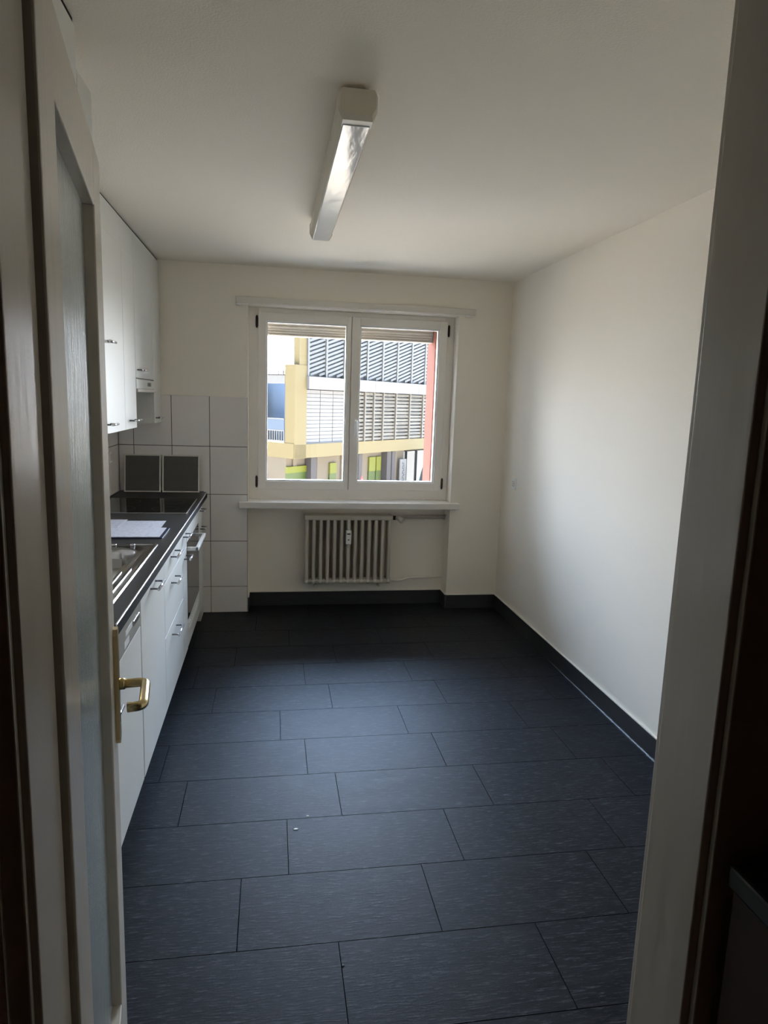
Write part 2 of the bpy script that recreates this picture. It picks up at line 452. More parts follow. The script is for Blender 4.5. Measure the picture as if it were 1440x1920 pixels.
for s, x in ((sl, -.112), (sr, 1.302)):
    for z in (2.115, .965):
        bm = new_bm(); tube(bm, [(x, FY-.012, z-.035), (x, FY-.012, z+.035)], .0085, n=14)
        tube(bm, [(x, FY-.012, z-.043), (x, FY-.012, z-.035)], .006, n=10); tube(bm, [(x, FY-.012, z+.035), (x, FY-.012, z+.043)], .006, n=10)
        obj('hinge', bm, M['dark_metal'], s)

# raised outside blind: a stack of slats under its box
L0 = (.58, D+.30, 2.05)
t = thing('outside_blind', 'beige slatted blind pulled up outside the window', 'blind', L0)
bm = new_bm()
for i in range(5): box(bm, *rel(-.10, 1.216, D+.262+.003*(i%2), D+.338, 2.047+i*.0205, 2.067+i*.0205, L0), bev=.004, seg=1)
obj('slats', bm, M['blind'], t)
bm = new_bm(); box(bm, *rel(-.10, 1.216, D+.255, D+.345, 2.036, 2.046, L0), bev=.002); obj('bottom_bar', bm, M['blind'], t)
bm = new_bm(); box(bm, *rel(-.12, 1.218, D+.235, D+.40, 2.150, 2.216, L0), bev=.003); obj('blind_box', bm, M['upvc'], t)

# curtain rail on the wall above the window
L0 = (.60, D-.02, 2.21)
t = thing('curtain_rail', 'long white curtain rail on the wall above the window', 'curtain rail', L0)
bm = new_bm(); box(bm, *rel(-.251, 1.455, D-.045, D-.001, 2.219, 2.262, L0), bev=.003); obj('rail', bm, M['rail'], t)
bm = new_bm(); box(bm, *rel(-.245, 1.450, D-.030, D-.018, 2.213, 2.2195, L0)); obj('track', bm, M['upvc'], t)
for x in (-.235, 1.40):
    bm = new_bm(); box(bm, *rel(x-.018, x+.018, D-.036, D-.012, 2.206, 2.2135, L0), bev=.002); obj('end_stop', bm, M['white_plastic'], t)

# ------------------------------------------------------------------ radiator
L0 = (.57, D+.07, 0)
rd = thing('radiator', 'beige ribbed column radiator in the niche under the window', 'radiator', L0)
n = 13; xa, xb = .262, .888
r0, r1 = D+.020, D+.125
for i in range(n):
    x = xa + (xb-xa)*i/(n-1) - L0[0]
    bm = new_bm()
    box(bm, x-.0130, x+.0130, r0-L0[1], r0+.036-L0[1], .225, .700, bev=.009, seg=3)
    box(bm, x-.0130, x+.0130, r0+.040-L0[1], r0+.072-L0[1], .225, .700, bev=.009, seg=3)
    box(bm, x-.0130, x+.0130, r0+.076-L0[1], r1-L0[1], .225, .700, bev=.009, seg=3)
    box(bm, x-.0150, x+.0150, r0-L0[1]+.002, r1-L0[1]-.002, .196, .238, bev=.009, seg=3)
    obj('column', bm, M['radiator'], rd, )
bm = new_bm(); box(bm, xa-.022-L0[0], xb+.022-L0[0], r0-.003-L0[1], r1+.002-L0[1], .690, .729, bev=.010, seg=3); obj('header', bm, M['radiator'], rd)
for z in (.215,):
    bm = new_bm()
    tube(bm, [(xa-.022-L0[0], (r0+r1)/2-L0[1], z), (xb+.022-L0[0], (r0+r1)/2-L0[1], z)], .022, n=18)
    tube(bm, [(xa-.020-L0[0], r0+.018-L0[1], z), (xb+.020-L0[0], r0+.018-L0[1], z)], .017, n=16)
    obj('header', bm, M['radiator'], rd)
for i in range(n):
    x = xa + (xb-xa)*i/(n-1) - L0[0]
    bm = new_bm(); tube(bm, [(x, r0-L0[1]+.002, .222), (x, r0-L0[1]-.004, .222)], .012, n=14, radii=[.012, .009])
    obj('boss', bm, M['caulk'], rd)
for x in (.33, .82):
    bm = new_bm(); box(bm, x-.008-L0[0], x+.008-L0[0], r0+.01-L0[1], YN-L0[1], .172, .192, bev=.002); obj('bracket', bm, M['radiator'], rd)
bm = new_bm()
tube(bm, bend([(.90-L0[0], D+.07-L0[1], .702), (.945-L0[0], D+.07-L0[1], .702), (.955-L0[0], D+.10-L0[1], .712), (XN1-L0[0]-.001, D+.12-L0[1], .716)], .012, 4), .0085, n=12)
tube(bm, [(1.0-L0[0], D+.135-L0[1], .690), (XN1-L0[0]-.001, D+.135-L0[1], .690)], .006, n=10)
obj('supply_pipe', bm, M['radiator'], rd)
bm = new_bm()
tube(bm, [(.918-L0[0], D+.068-L0[1], .703), (.940-L0[0], D+.066-L0[1], .703)], .016, n=14)
vb = obj('valve', bm, M['dark_metal'], rd)
bm = new_bm()
tube(bm, [(.940-L0[0], D+.045-L0[1], .715), (.985-L0[0], D+.018-L0[1], .690)], .02, n=18, radii=[.017, .023])
obj('valve_knob', bm, M['cream_plastic'], vb)
bm = new_bm()
tube(bm, bend([(.895-L0[0], D+.07-L0[1], .213), (1.0-L0[0], D+.08-L0[1], .205), (1.06-L0[0], D+.115-L0[1], .215), (XN1-L0[0]-.001, D+.125-L0[1], .222)], .02, 4), .0085, n=12)
tube(bm, [(.91-L0[0], D+.07-L0[1], .213), (.985-L0[0], D+.077-L0[1], .206)], .013, n=14)
obj('return_pipe', bm, M['caulk'], rd)
# heat meter clipped on the radiator
L1 = (.572, r0-.014, .512)
t = thing('heat_meter', 'small white heat meter clipped on the radiator ribs', 'heat meter', L1)
bm = new_bm(); box(bm, -.020, .020, -.012, .012, 0, .105, bev=.005); obj('case', bm, M['white_plastic'], t)
bm = new_bm(); box(bm, -.012, .012, -.0135, -.0115, .074, .084); obj('display', bm, M['dark_plastic'], t)
bm = new_bm(); box(bm, -.006, .006, -.0135, -.0115, .030, .038); obj('sensor', bm, M['dark_plastic'], t)

# ------------------------------------------------------------------ kitchen base units
def bar_handle(bm_post, bm_bar, cy, z, w, x=0.0, p=.034, r=.0045):
    for s in (-1, 1):
        tube(bm_post, [(x, cy+s*w/2, z), (x+p, cy+s*w/2, z)], r*.85, n=10)
    tube(bm_bar, [(x+p, cy-w/2-.014, z), (x+p, cy+w/2+.014, z)], r*1.25, n=12)

def add_handle(par, cy, z, w, x=.0, p=.034):
    b1, b2 = new_bm(), new_bm(); bar_handle(b1, b2, cy, z, w, x, p)
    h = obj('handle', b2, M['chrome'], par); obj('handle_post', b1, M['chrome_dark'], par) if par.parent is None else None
    if par.parent is not None:
        # the posts are of one piece with the bar when the handle is already a sub-part
        me = h.data; bm = new_bm(); bm.from_mesh(me); k = len(bm.faces)
        bar_handle(bm, new_bm(), cy, z, w, x, p)
        bm.faces.ensure_lookup_table()
        for f in bm.faces[k:]: f.material_index = 1
        b1.free() if b1.is_valid else None
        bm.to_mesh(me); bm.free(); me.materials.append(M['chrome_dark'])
    return h

def base_unit(name, label, cat, y0, y1, fronts, group=None, z0=.12, z1=.855, front_mat=None):
    """carcass with plinth and a list of fronts: (kind, z0, z1, handle_y, handle_z, handle_width)"""
    L0 = (XK, (y0+y1)/2, 0)
    t = thing(name, label, cat, L0, group=group)
    hw = (y1-y0)/2
    bm = new_bm()
    if 'sink' in label:      # open-topped carcass: the bowl hangs inside it
        for b in ((XL+.012-XK, XL+.028-XK, -hw+.001, hw-.001, z0, z1+.004), (XL+.028-XK, -.021, -hw+.001, -hw+.017, z0, z1+.004), (XL+.028-XK, -.021, hw-.017, hw-.001, z0, z1+.004), (XL+.028-XK, -.021, -hw+.017, hw-.017, z0, z0+.016)): box(bm, *b)
    else: box(bm, XL+.012-XK, -.021, -hw+.001, hw-.001, z0, z1+.004)
    obj('body', bm, M['cab_side'], t)
    bm = new_bm(); box(bm, XL+.05-XK, -.055, -hw+.001, hw-.001, 0, z0); obj('plinth', bm, M['plinth'], t)
    for kind, a, b, hy, hz, w in fronts:
        bm = new_bm(); box(bm, -.019, 0, -hw+.0018, hw-.0018, a+.0018, b-.0018, bev=.0015, seg=2)
        f = obj(kind, bm, front_mat or M['cab'], t)
        if hy is not None: add_handle(f, hy-L0[1], hz, w)
    return t

t = base_unit('base_cabinet', 'white single-door base cabinet with bar handle under the sink', 'cabinet', 2.52, 3.075, [('door', .12, .855, 2.79, .815, .12)], group='white base cabinets')
t = base_unit('drawer_cabinet', 'white base cabinet with three stacked drawers', 'cabinet', 3.075, 3.72,
              [('drawer', .12, .48, 3.355, .425, .14), ('drawer', .48, .733, 3.35, .686, .13), ('drawer', .733, .855, 3.355, .815, .14)], group='white base cabinets')
t = base_unit('narrow_cabinet', 'narrow white pull-out cabinet between drawers and oven', 'cabinet', 3.72, 3.895,
              [('drawer', .733, .855, 3.80, .815, .10), ('door', .12, .733, 3.82, .685, .09)], group='white base cabinets')
t = base_unit('narrow_cabinet', 'narrow white cabinet at the far end beyond the oven', 'cabinet', 4.555, 4.745,
              [('drawer', .733, .855, 4.66, .815, .09), ('door', .12, .733, 4.67, .69, .09)], group='white base cabinets')
# filler between last unit and back wall
bm = new_bm(); box(bm, XL+.012, XK-.014, 4.747, D-.010, 0, .858, bev=.001)
o = obj('end_panel', bm, M['cab_side']); tag(o, 'pale end panel between last cabinet and tiled back wall', 'panel')

# dishwasher
L0 = (XK, 2.282, 0)
dw = thing('dishwasher', 'white built-in dishwasher nearest the kitchen door', 'dishwasher', L0)
bm = new_bm(); box(bm, XL+.012-XK, -.022, -.234, .234, .12, .858); obj('body', bm, M['cab_side'], dw)
bm = new_bm(); box(bm, XL+.05-XK, -.06, -.234, .234, 0, .12); obj('plinth', bm, M['plinth'], dw)
bm = new_bm(); box(bm, -.020, -.001, -.232, .232, .12, .735, bev=.002); obj('door', bm, M['cab'], dw)
bm = new_bm(); box(bm, -.018, .001, -.232, .232, .739, .836, bev=.003); cp = obj('control_panel', bm, M['appliance'], dw)
bm = new_bm(); box(bm, -.018, .006, -.232, .232, .838, .852, bev=.002); obj('trim_strip', bm, M['edge_metal'], dw)
bm = new_bm()
box(bm, .0008, .0020, -.03, .075, .788, .806); box(bm, .0008, .0020, -.055, .02, .752, .775)
obj('badge', bm, M['white_plastic'], cp)
bm = new_bm()
for i in range(6): box(bm, .0008, .0040, .095+i*.018, .106+i*.018, .780, .800, bev=.001, seg=1)
obj('button', bm, M['chrome'], cp)

# oven
L0 = (XK, 4.225, 0)
ov = thing('oven', 'built-in oven with dark glass door and white frame', 'oven', L0)
bm = new_bm(); box(bm, XL+.012-XK, -.022, -.328, .328, .12, .858); obj('body', bm, M['cab_side'], ov)
bm = new_bm(); box(bm, XL+.05-XK, -.06, -.328, .328, 0, .12); obj('plinth', bm, M['plinth'], ov)
bm = new_bm(); box(bm, -.020, .001, -.327, .327, .752, .855, bev=.002); obj('control_panel', bm, M['cab'], ov)
bm = new_bm()
box(bm, -.020, -.001, -.327, -.312, .288, .748); box(bm, -.020, -.001, .302, .327, .288, .748); box(bm, -.020, -.001, -.327, .327, .275, .290)
dd = obj('oven_door', bm, M['cab'], ov)
bm = new_bm(); box(bm, -.016, .001, -.312, .302, .290, .748, bev=.002); obj('door_glass', bm, M['oven_glass'], dd)
bm = new_bm()
for ya, yb in ((-.312, -.294), (.096, .114)): box(bm, 0, .062, ya, yb, .700, .722, bev=.003)
box(bm, .046, .064, -.312, .114, .700, .722, bev=.003)
obj('handle', bm, M['white_plastic'], dd)
bm = new_bm(); box(bm, -.020, -.001, -.327, .327, .125, .272, bev=.001); vp = obj('vent_panel', bm, M['cab'], ov)
bm = new_bm()
for i in range(12): box(bm, -.002, .0035, -.26+i*.044, -.235+i*.044, .215, .255, bev=.001, seg=1)
obj('vent_rib', bm, M['white_plastic'], vp)

# worktop with cut-outs for the bowl
L0 = ((XL+XC)/2, 3.48, .861)
wt = thing('worktop', 'dark anthracite worktop with bright metal front edge', 'worktop', L0)
bm = new_bm()
Y0c, Y1c = 2.048, D-.010
bx0, bx1, by0, by1 = -.965, -.562, 2.665, 3.095        # hole for the bowl
for b in ((XL+.010, XC-.003, Y0c, by0), (XL+.010, XC-.003, by1, Y1c), (XL+.010, bx0, by0, by1), (bx1, XC-.003, by0, by1)):
    box(bm, *rel(*b, .861, .900, L0))
bmesh.ops.remove_doubles(bm, verts=bm.verts, dist=1e-5)
obj('slab', bm, M['counter'], wt)
bm = new_bm(); box(bm, *rel(XC-.003, XC, Y0c, Y1c, .861, .8935, L0)); obj('front_edge', bm, M['plinth'], wt)
bm = new_bm(); box(bm, *rel(XC-.0045, XC+.0015, Y0c, Y1c, .8935, .9012, L0), bev=.001, seg=1); obj('edge_strip', bm, M['edge_metal'], wt)
bm = new_bm(); box(bm, *rel(XL+.010, XL+.022, Y0c, Y1c, .9002, .914, L0), bev=.002); box(bm, *rel(XL+.022, XC-.02, D-.020, D-.010, .9002, .910, L0), bev=.002)
obj('upstand', bm, M['edge_metal'], wt)

# sink
def rrect(x0, x1, y0, y1, r, n=8):
    pts = []
    for cx, cy, a in ((x1-r, y1-r, 0), (x0+r, y1-r, 90), (x0+r, y0+r, 180), (x1-r, y0+r, 270)):
        for k in range(n+1):
            t = math.radians(a + 90*k/n); pts.append((cx+r*math.cos(t), cy+r*math.sin(t)))
    return pts
L0 = (-.77, 2.71, .9005)
sk = thing('sink', 'stainless steel sink with rounded bowl and grooved drainer', 'sink', L0)
bm = new_bm()
def ring(pts, z): return [bm.verts.new((x-L0[0], y-L0[1], z-L0[2])) for x, y in pts]
def bridge(a, b, m=0):
    n = len(a)
    for k in range(n):
        f = bm.faces.new((a[k], a[(k+1)%n], b[(k+1)%n], b[k])); f.smooth = True; f.material_index = m
sx0, sx1, sy0, sy1 = -1.02, -.512, 2.24, 3.17
R = [ring(rrect(sx0, sx1, sy0, sy1, .012), .9006), ring(rrect(sx0+.003, sx1-.003, sy0+.003, sy1-.003, .012), .9065),
     ring(rrect(sx0+.012, sx1-.012, sy0+.012, sy1-.012, .012), .9065), ring(rrect(sx0+.018, sx1-.018, sy0+.018, sy1-.018, .012), .9035)]
bowl = [(-.006, .9035, .12), (-.002, .9068, .12), (.004, .9062, .12), (.010, .9015, .12), (.018, .880, .115), (.022, .780, .11), (.040, .745, .09), (.07, .738, .06)]
B = []
for off, z, r in bowl:
    B.append(ring(rrect(bx0+.006+off, bx1-.006-off, by0+.006+off, by1-.006-off, r), z))
for a, b in zip(R, R[1:]): bridge(a, b)
bridge(R[-1], B[0])
for a, b in zip(B, B[1:]): bridge(a, b)
f = bm.faces.new(B[-1]); f.smooth = False
obj('basin', bm, M['steel'], sk)
bm = new_bm()
for i in range(11):
    x = -.572 - i*.036 - L0[0]
    box(bm, x-.006, x+.006, 2.30-L0[1], 2.650-L0[1], .0028, .0085, bev=.0025, seg=2)
box(bm, -.545-L0[0], -.540-L0[0], 2.28-L0[1], 2.70-L0[1], .0028, .0060, bev=.001, seg=1)
obj('drainer_ridge', bm, M['steel'], sk)
bm = new_bm(); tube(bm, [(-.765-L0[0], 2.88-L0[1], .7385-L0[2]), (-.765-L0[0], 2.88-L0[1], .7405-L0[2])], .038, n=24); obj('drain', bm, M['chrome'], sk)
for x in (-.70, -.62):
    bm = new_bm(); tube(bm, [(x-L0[0], 3.135-L0[1], .0025), (x-L0[0], 3.135-L0[1], .010)], .010, n=16)
    obj('plug_knob', bm, M['chrome'], sk)
L0 = (-.99, 2.86, .906)
t = thing('kitchen_tap', 'chrome mixer tap behind the sink bowl', 'tap', L0)
bm = new_bm(); tube(bm, [(0,0,-.001), (0,0,.035), (0,0,.10)], .024, n=20, radii=[.026, .024, .020]); obj('tap_body', bm, M['chrome'], t)
bm = new_bm(); tube(bm, bend([(0,0,.06), (0.02,0,.20), (.17,0,.20), (.19,0,.12)], .035, 6), .010, n=14); obj('spout', bm, M['chrome'], t)
bm = new_bm(); tube(bm, [(0,0,.10), (0,.05,.13)], .006, n=12); obj('lever', bm, M['chrome'], t)

# hob
L0 = (-.76, 4.29, .9005)
hb = thing('hob', 'black glass ceramic hob with steel rim set in the worktop', 'hob', L0)
bm = new_bm(); box(bm, *rel(-1.03, -.487, 4.005, 4.57, .9006, .9055, L0), bev=.002); obj('rim', bm, M['chrome'], hb)
bm = new_bm(); box(bm, *rel(-1.026, -.491, 4.009, 4.566, .9012, .9070, L0), bev=.001); obj('glass_top', bm, M['black_glass'], hb)
for x, y, r in ((-.63, 4.15, .075), (-.63, 4.42, .09), (-.89, 4.15, .09), (-.89, 4.42, .075)):
    bm = new_bm()
    a = [bm.verts.new((x-L0[0]+math.cos(2*math.pi*k/40)*r, y-L0[1]+math.sin(2*math.pi*k/40)*r, .0067)) for k in range(40)]
    b = [bm.verts.new((x-L0[0]+math.cos(2*math.pi*k/40)*(r-.0015), y-L0[1]+math.sin(2*math.pi*k/40)*(r-.0015), .0067)) for k in range(40)]
    for k in range(40): bm.faces.new((a[k], a[(k+1)%40], b[(k+1)%40], b[k]))
    obj('cooking_zone', bm, M['panel_grey'], hb)

# papers
def sheet(name, x0, x1, y0, y1, z, th, m, label, cat, rot=0.0, group=None):
    L0 = ((x0+x1)/2, (y0+y1)/2, z)
    bm = new_bm(); box(bm, *rel(x0, x1, y0, y1, z, z+th, L0))
    o = obj(name, bm, m); o.location = L0; o.rotation_euler = (0, 0, rot); tag(o, label, cat, group); return o
sheet('folder', -.86, -.517, 3.300, 3.548, .9006, .005, M['folder'], 'dark blue folder on the worktop under a printed sheet', 'folder')
sheet('paper_sheet', -.845, -.532, 3.312, 3.545, .9060, .0012, M['paper'], 'printed white sheet lying on the blue folder', 'paper', group='papers on the worktop')
sheet('paper_sheet', -.862, -.566, 3.552, 3.770, .9006, .0012, M['paper'], 'printed white sheet on the worktop nearest the hob', 'paper', rot=.01, group='papers on the worktop')
sheet('paper_sheet', -.99, -.775, 3.575, 3.80, .9021, .0012, M['paper'], 'white sheet overlapping the end of the far sheet', 'paper', rot=-.03, group='papers on the worktop')

# two framed panels leaning on the tiles
def leaning(x0, x1, label):
    hgt = .262; th = .010; w = x1-x0
    L0 = ((x0+x1)/2, 4.880, .9030)
    t = thing('framed_panel', label, 'panel', L0, group='framed panels on the worktop')
    t.rotation_euler = (math.radians(-8), 0, 0)
    bm = new_bm(); frame_boxes(bm, -w/2, w/2, 0, hgt, .009, 0, th, bev=.0015); obj('border', bm, M['panel_frame'], t)
    bm = new_bm(); box(bm, -w/2+.008, w/2-.008, .003, th-.002, .008, hgt-.008); obj('infill', bm, M['panel_grey'], t)
leaning(-1.012, -.768, 'dark square framed panel leaning on tiles, left of the two')
leaning(-.757, -.505, 'dark square framed panel leaning on tiles, right of the two near the window')

# sockets
def socket(name, label, loc, rotz, w, h):
    t = thing(name, label, 'socket', loc, rotz)
    bm = new_bm(); box(bm, -w/2, w/2, -.010, 0, -h/2, h/2, bev=.004); obj('cover_plate', bm, M['white_plastic'], t)
    bm = new_bm(); prism(bm, rrect(-w*.30, w*.30, -h*.24, h*.24, w*.12, 3), 'y', -.0104, -.0098); obj('recess', bm, M['caulk'], t)
    bm = new_bm()
    for dx, dz in ((0, .016), (.008, 0), (0, -.016)): tube(bm, [(dx, -.0103, dz), (dx, -.0112, dz)], .0035, n=10)
    obj('pin_hole', bm, M['dark_plastic'], t)
    bm = new_bm(); box(bm, w*.32, w*.335, -.0108, -.0098, -h*.3, h*.3); obj('switch_line', bm, M['chrome_dark'], t)
socket('wall_socket', 'small white socket low on the right wall near the corner', (XR, 4.675, 1.022), -math.pi/2, .085, .085)
socket('wall_socket', 'white socket on the tiles of the left wall above the worktop', (XL+.009, 4.66, 1.16), math.pi/2, .075, .075)

# ------------------------------------------------------------------ wall cabinets
ZB, ZD, ZTOP = 1.389, 2.318, 2.458
def wall_unit(name, label, y0, y1, zb, doors, group='white wall cabinets'):
    L0 = (XW, (y0+y1)/2, zb)
    t = thing(name, label, 'cabinet', L0, group=group)
    bm = new_bm(); box(bm, *rel(XL+.010, XW-.020, y0+.001, y1-.001, zb, ZTOP, L0)); obj('body', bm, M['cab'], t)
    bm = new_bm(); box(bm, *rel(XW-.020, XW-.004, y0+.0008, y1-.0008, ZD+.002, ZTOP, L0)); obj('filler_panel', bm, M['cab'], t)
    for a, b, z0, z1, hy, hz, w in doors:
        bm = new_bm(); box(bm, *rel(XW-.019, XW, a+.0018, b-.0018, z0+.0015, z1-.0015, L0), bev=.0015); f = obj('door', bm, M['cab'], t)
        if hy is not None: add_handle(f, hy-L0[1], hz-zb, w)
    return t
wall_unit('wall_cabinet', 'tall white wall cabinet nearest the door, mostly behind the open door', 2.645, 3.20, ZB, [(2.645, 3.20, ZB, ZD, 2.75, ZB+.045, .10)])
t = wall_unit('wall_cabinet', 'wide white wall cabinet with a low and a high handle beside the narrow one', 3.20, 3.755, ZB, [(3.20, 3.755, ZB, ZD, 3.36, 1.436, .10)])
b = new_bm(); bar_handle(b, b, 3.36-3.4775, 1.815-ZB, .10); obj('handle', b, M['chrome'], t)
wall_unit('wall_cabinet', 'narrow white wall cabinet just before the extractor hood', 3.755, 4.06, ZB, [(3.755, 4.06, ZB, ZD, 3.93, 1.436, .14)])
wall_unit('wall_cabinet', 'narrow white wall cabinet in the corner beyond the hood', 4.65, D-.010, ZB, [(4.65, D-.012, ZB, ZD, 4.75, 1.425, .10)])
wall_unit('wall_cabinet', 'short white wall cabinet above the extractor hood', 4.06, 4.65, 1.668, [(4.06, 4.65, 1.668, ZD, 4.17, 1.715, .12)])
L0 = (XW, 4.355, 1.606)
hd = thing('extractor_hood', 'slim white extractor hood under the short wall cabinet', 'extractor hood', L0)
bm = new_bm(); box(bm, *rel(XL+.010, XW-.018, 4.062, 4.648, 1.606, 1.665, L0), bev=.002); obj('body', bm, M['cab'], hd)
bm = new_bm(); box(bm, *rel(XW-.018, XW+.002, 4.062, 4.648, 1.609, 1.664, L0), bev=.003); fr = obj('front_panel', bm, M['cab'], hd)
bm = new_bm(); box(bm, *rel(XW-.016, XW+.012, 4.062, 4.648, 1.590, 1.608, L0), bev=.003); obj('pull_out_edge', bm, M['rail'], hd)
bm = new_bm(); box(bm, *rel(XW+.001, XW+.004, 4.42, 4.47, 1.626, 1.648, L0), bev=.001); box(bm, *rel(XW+.001, XW+.004, 4.48, 4.53, 1.626, 1.648, L0), bev=.001)
obj('switch', bm, M['chrome_dark'], fr)
bm = new_bm(); box(bm, *rel(XL+.05, XW-.04, 4.10, 4.61, 1.602, 1.607, L0)); obj('grease_filter', bm, M['steel'], hd)

# black strip that paints in the shade of the gap between cabinets and ceiling
bm = new_bm(); box(bm, XL+.005, XW-.012, 2.645, D-.001, ZTOP+.001, H)
o = obj('shadow_gap_strip', bm, M['plinth']); tag(o, 'thin black strip painted in as gap shade between wall cabinets and ceiling', 'painted shade')

# tall cupboards behind the open door
def tall(name, label, y0, y1, ztop, doors, group='tall white cupboards'):
    L0 = (XK, (y0+y1)/2, 0)
    t = thing(name, label, 'cupboard', L0, group=group)
    bm = new_bm(); box(bm, *rel(XL+.002, XK-.021, y0+.001, y1-.001, .12, ztop, L0)); obj('body', bm, M['cab'], t)
    bm = new_bm(); box(bm, *rel(XL+.05, XK-.055, y0+.001, y1-.001, 0, .12, L0)); obj('plinth', bm, M['plinth'], t)
    for a, b, z0, z1, hy, hz, w in doors:
        bm = new_bm(); box(bm, *rel(XK-.019, XK, a+.0018, b-.0018, z0+.0015, z1-.0015, L0), bev=.0015); f = obj('door', bm, M['cab'], t)
        if hy is not None: add_handle(f, hy-L0[1], hz, w)
    return t
tall('tall_cupboard', 'white tall cupboard reaching the ceiling behind the open door', .85, 1.905, H-.012, [(.85, 1.375, .12, H-.014, None, 0, 0), (1.375, 1.905, .12, H-.014, None, 0, 0)])
tall('tall_cupboard', 'slim white tall cupboard between the ceiling-high cupboard and dishwasher', 1.905, 2.044, 2.366, [(1.905, 2.044, .12, 2.366, 1.985, .645, .07)])
bm = new_bm(); box(bm, XL+.005, XK-.004, .85, 1.90, H-.0115, H-.0005)  # black sheet in the gap above the cupboard, colour standing in for shade
o = obj('shadow_gap_strip', bm, M['plinth']); tag(o, 'thin black strip painted in as gap shade between tall cupboard and ceiling', 'painted shade')

CR1, CR2, CR3 = (.097, 2.310), (.144, 2.387), (.208, 1.674)
# small bits lying on the floor
def crumb(name, x, y, r, m, label, sx=1.6):
    bm = new_bm()
    bmesh.ops.create_icosphere(bm, subdivisions=2, radius=r)
    rs = random.Random(int(x*1000))
    for v in bm.verts: v.co = Vector((v.co.x*sx*(1+rs.uniform(-.25,.25)), v.co.y*(1+rs.uniform(-.25,.25)), (v.co.z+r)*.22 + .0002))
    o = obj(name, bm, m, smooth=True); o.location = (x, y, 0); tag(o, label, 'crumb')
crumb('floor_crumb', CR1[0], CR1[1], .0055, M['white_plastic'], 'small white crumb on the floor tile in mid-kitchen, the larger bit')
crumb('floor_crumb', CR2[0], CR2[1], .0035, M['caulk'], 'tiny pale crumb on the floor just behind the larger white crumb')
crumb('floor_crumb', CR3[0], CR3[1], .0045, M['ink'], 'small dark spot on the floor tile nearest the doorway', 1.0)

# ------------------------------------------------------------------ ceiling light
L0 = (.236, 2.85, H)
lt = thing('ceiling_light', 'long switched-off fluorescent ceiling light with clear prismatic underside', 'ceiling light', L0)
ya, yb = -.755, .745
zb = -.100
bm = new_bm(); box(bm, -.036, .036, ya+.03, yb-.01, -.022, -.0005, bev=.003); obj('mounting_tray', bm, M['cream_plastic'], lt)
bm = new_bm()
hexo = [(-.048, -.018), (-.054, -.030), (-.054, -.072), (-.041, zb+.003), (.041, zb+.003), (.054, -.072), (.054, -.030), (.048, -.018)]
prism(bm, hexo, 'y', ya+.01, yb-.01)
obj('lamp_body', bm, M['cream_plastic'], lt)
bm = new_bm(); box(bm, -.040, .040, ya+.012, yb-.006, zb-.0005, zb+.006, bev=.002); obj('prismatic_lens', bm, M['acrylic'], lt)
bm = new_bm()
big = [(x*1.06, z*1.0) for x, z in hexo]
A0 = [bm.verts.new((x*.90, ya-.030, -.014+(z+.014)*.86)) for x, z in big]
A1 = [bm.verts.new((x, ya-.018, z)) for x, z in big]
A2 = [bm.verts.new((x, ya+.030, z-.002 if z < -.05 else z)) for x, z in big]
k = len(big)
bm.faces.new(A0); bm.faces.new(list(reversed(A2)))
for P, Q in ((A0, A1), (A1, A2)):
    for i in range(k): bm.faces.new((P[i], Q[i], Q[(i+1)%k], P[(i+1)%k]))
obj('end_cap', bm, M['cream_plastic'], lt)
bm = new_bm()
A1 = [bm.verts.new((x, yb-.012, z)) for x, z in big]; A2 = [bm.verts.new((x*.95, yb+.006, z)) for x, z in big]
bm.faces.new(A1); bm.faces.new(list(reversed(A2)))
for i in range(k): bm.faces.new((A1[i], A2[i], A2[(i+1)%k], A1[(i+1)%k]))
obj('end_cap', bm, M['cream_plastic'], lt)

# ------------------------------------------------------------------ outside: the building across the street
bc = (.8071, 25.0, 0.0); ba = math.atan2(.725, .688)
bd = thing('apartment_building', 'yellow building across the street with silver louvred upper floors', 'building', bc, ba)
GR = -3.9
bm = new_bm()
box(bm, .02, 14, 0, 5, -.65, -.14)                 # yellow slab edge
box(bm, 0, .66, 0, .49, -.66, 2.75)                # corner pier
box(bm, .25, .66, .02, .30, 2.75, 6.6)
box(bm, .0, .5, 1.9, 3.6, -.65, 2.05); box(bm, -.02, .5, .02, 3.6, -.65, -.10)
box(bm, .66, 14, .3, .6, -.14, 6.6)
obj('yellow_wall', bm, M['f_yellow'], bd)
bm = new_bm()
box(bm, .64, 14, -.12, .25, 1.90, 2.36)
for s in (4.9, 8.4, 11.6): box(bm, s, s+.03, -.125, -.1, 1.90, 2.36, mat=1)
obj('white_band', bm, [M['f_white'], M['f_slat']], bd)
bm = new_bm(); box(bm, .66, 14, .18, .30, 2.36, 6.6); box(bm, 3.5, 14, .18, .30, -.14, 1.90)
obj('window_backing', bm, M['f_grey'], bd)
# rolled-down white blinds
bm = new_bm()
for i in range(14):
    z = -.10 + i*.142
    for a, b in ((.69, 1.55), (1.57, 2.33), (2.35, 3.45)): box(bm, a, b, .10, .16, z, z+.134, bev=.01, seg=1)
obj('white_blind', bm, M['f_white'], bd)
bm = new_bm(); box(bm, .66, 3.47, .05, .18, -.14, -.10); box(bm, .66, .69, .05, .18, -.14, 1.9); box(bm, 3.45, 3.49, .02, .18, -.14, 1.9)
obj('blind_guide', bm, M['f_slat'], bd)
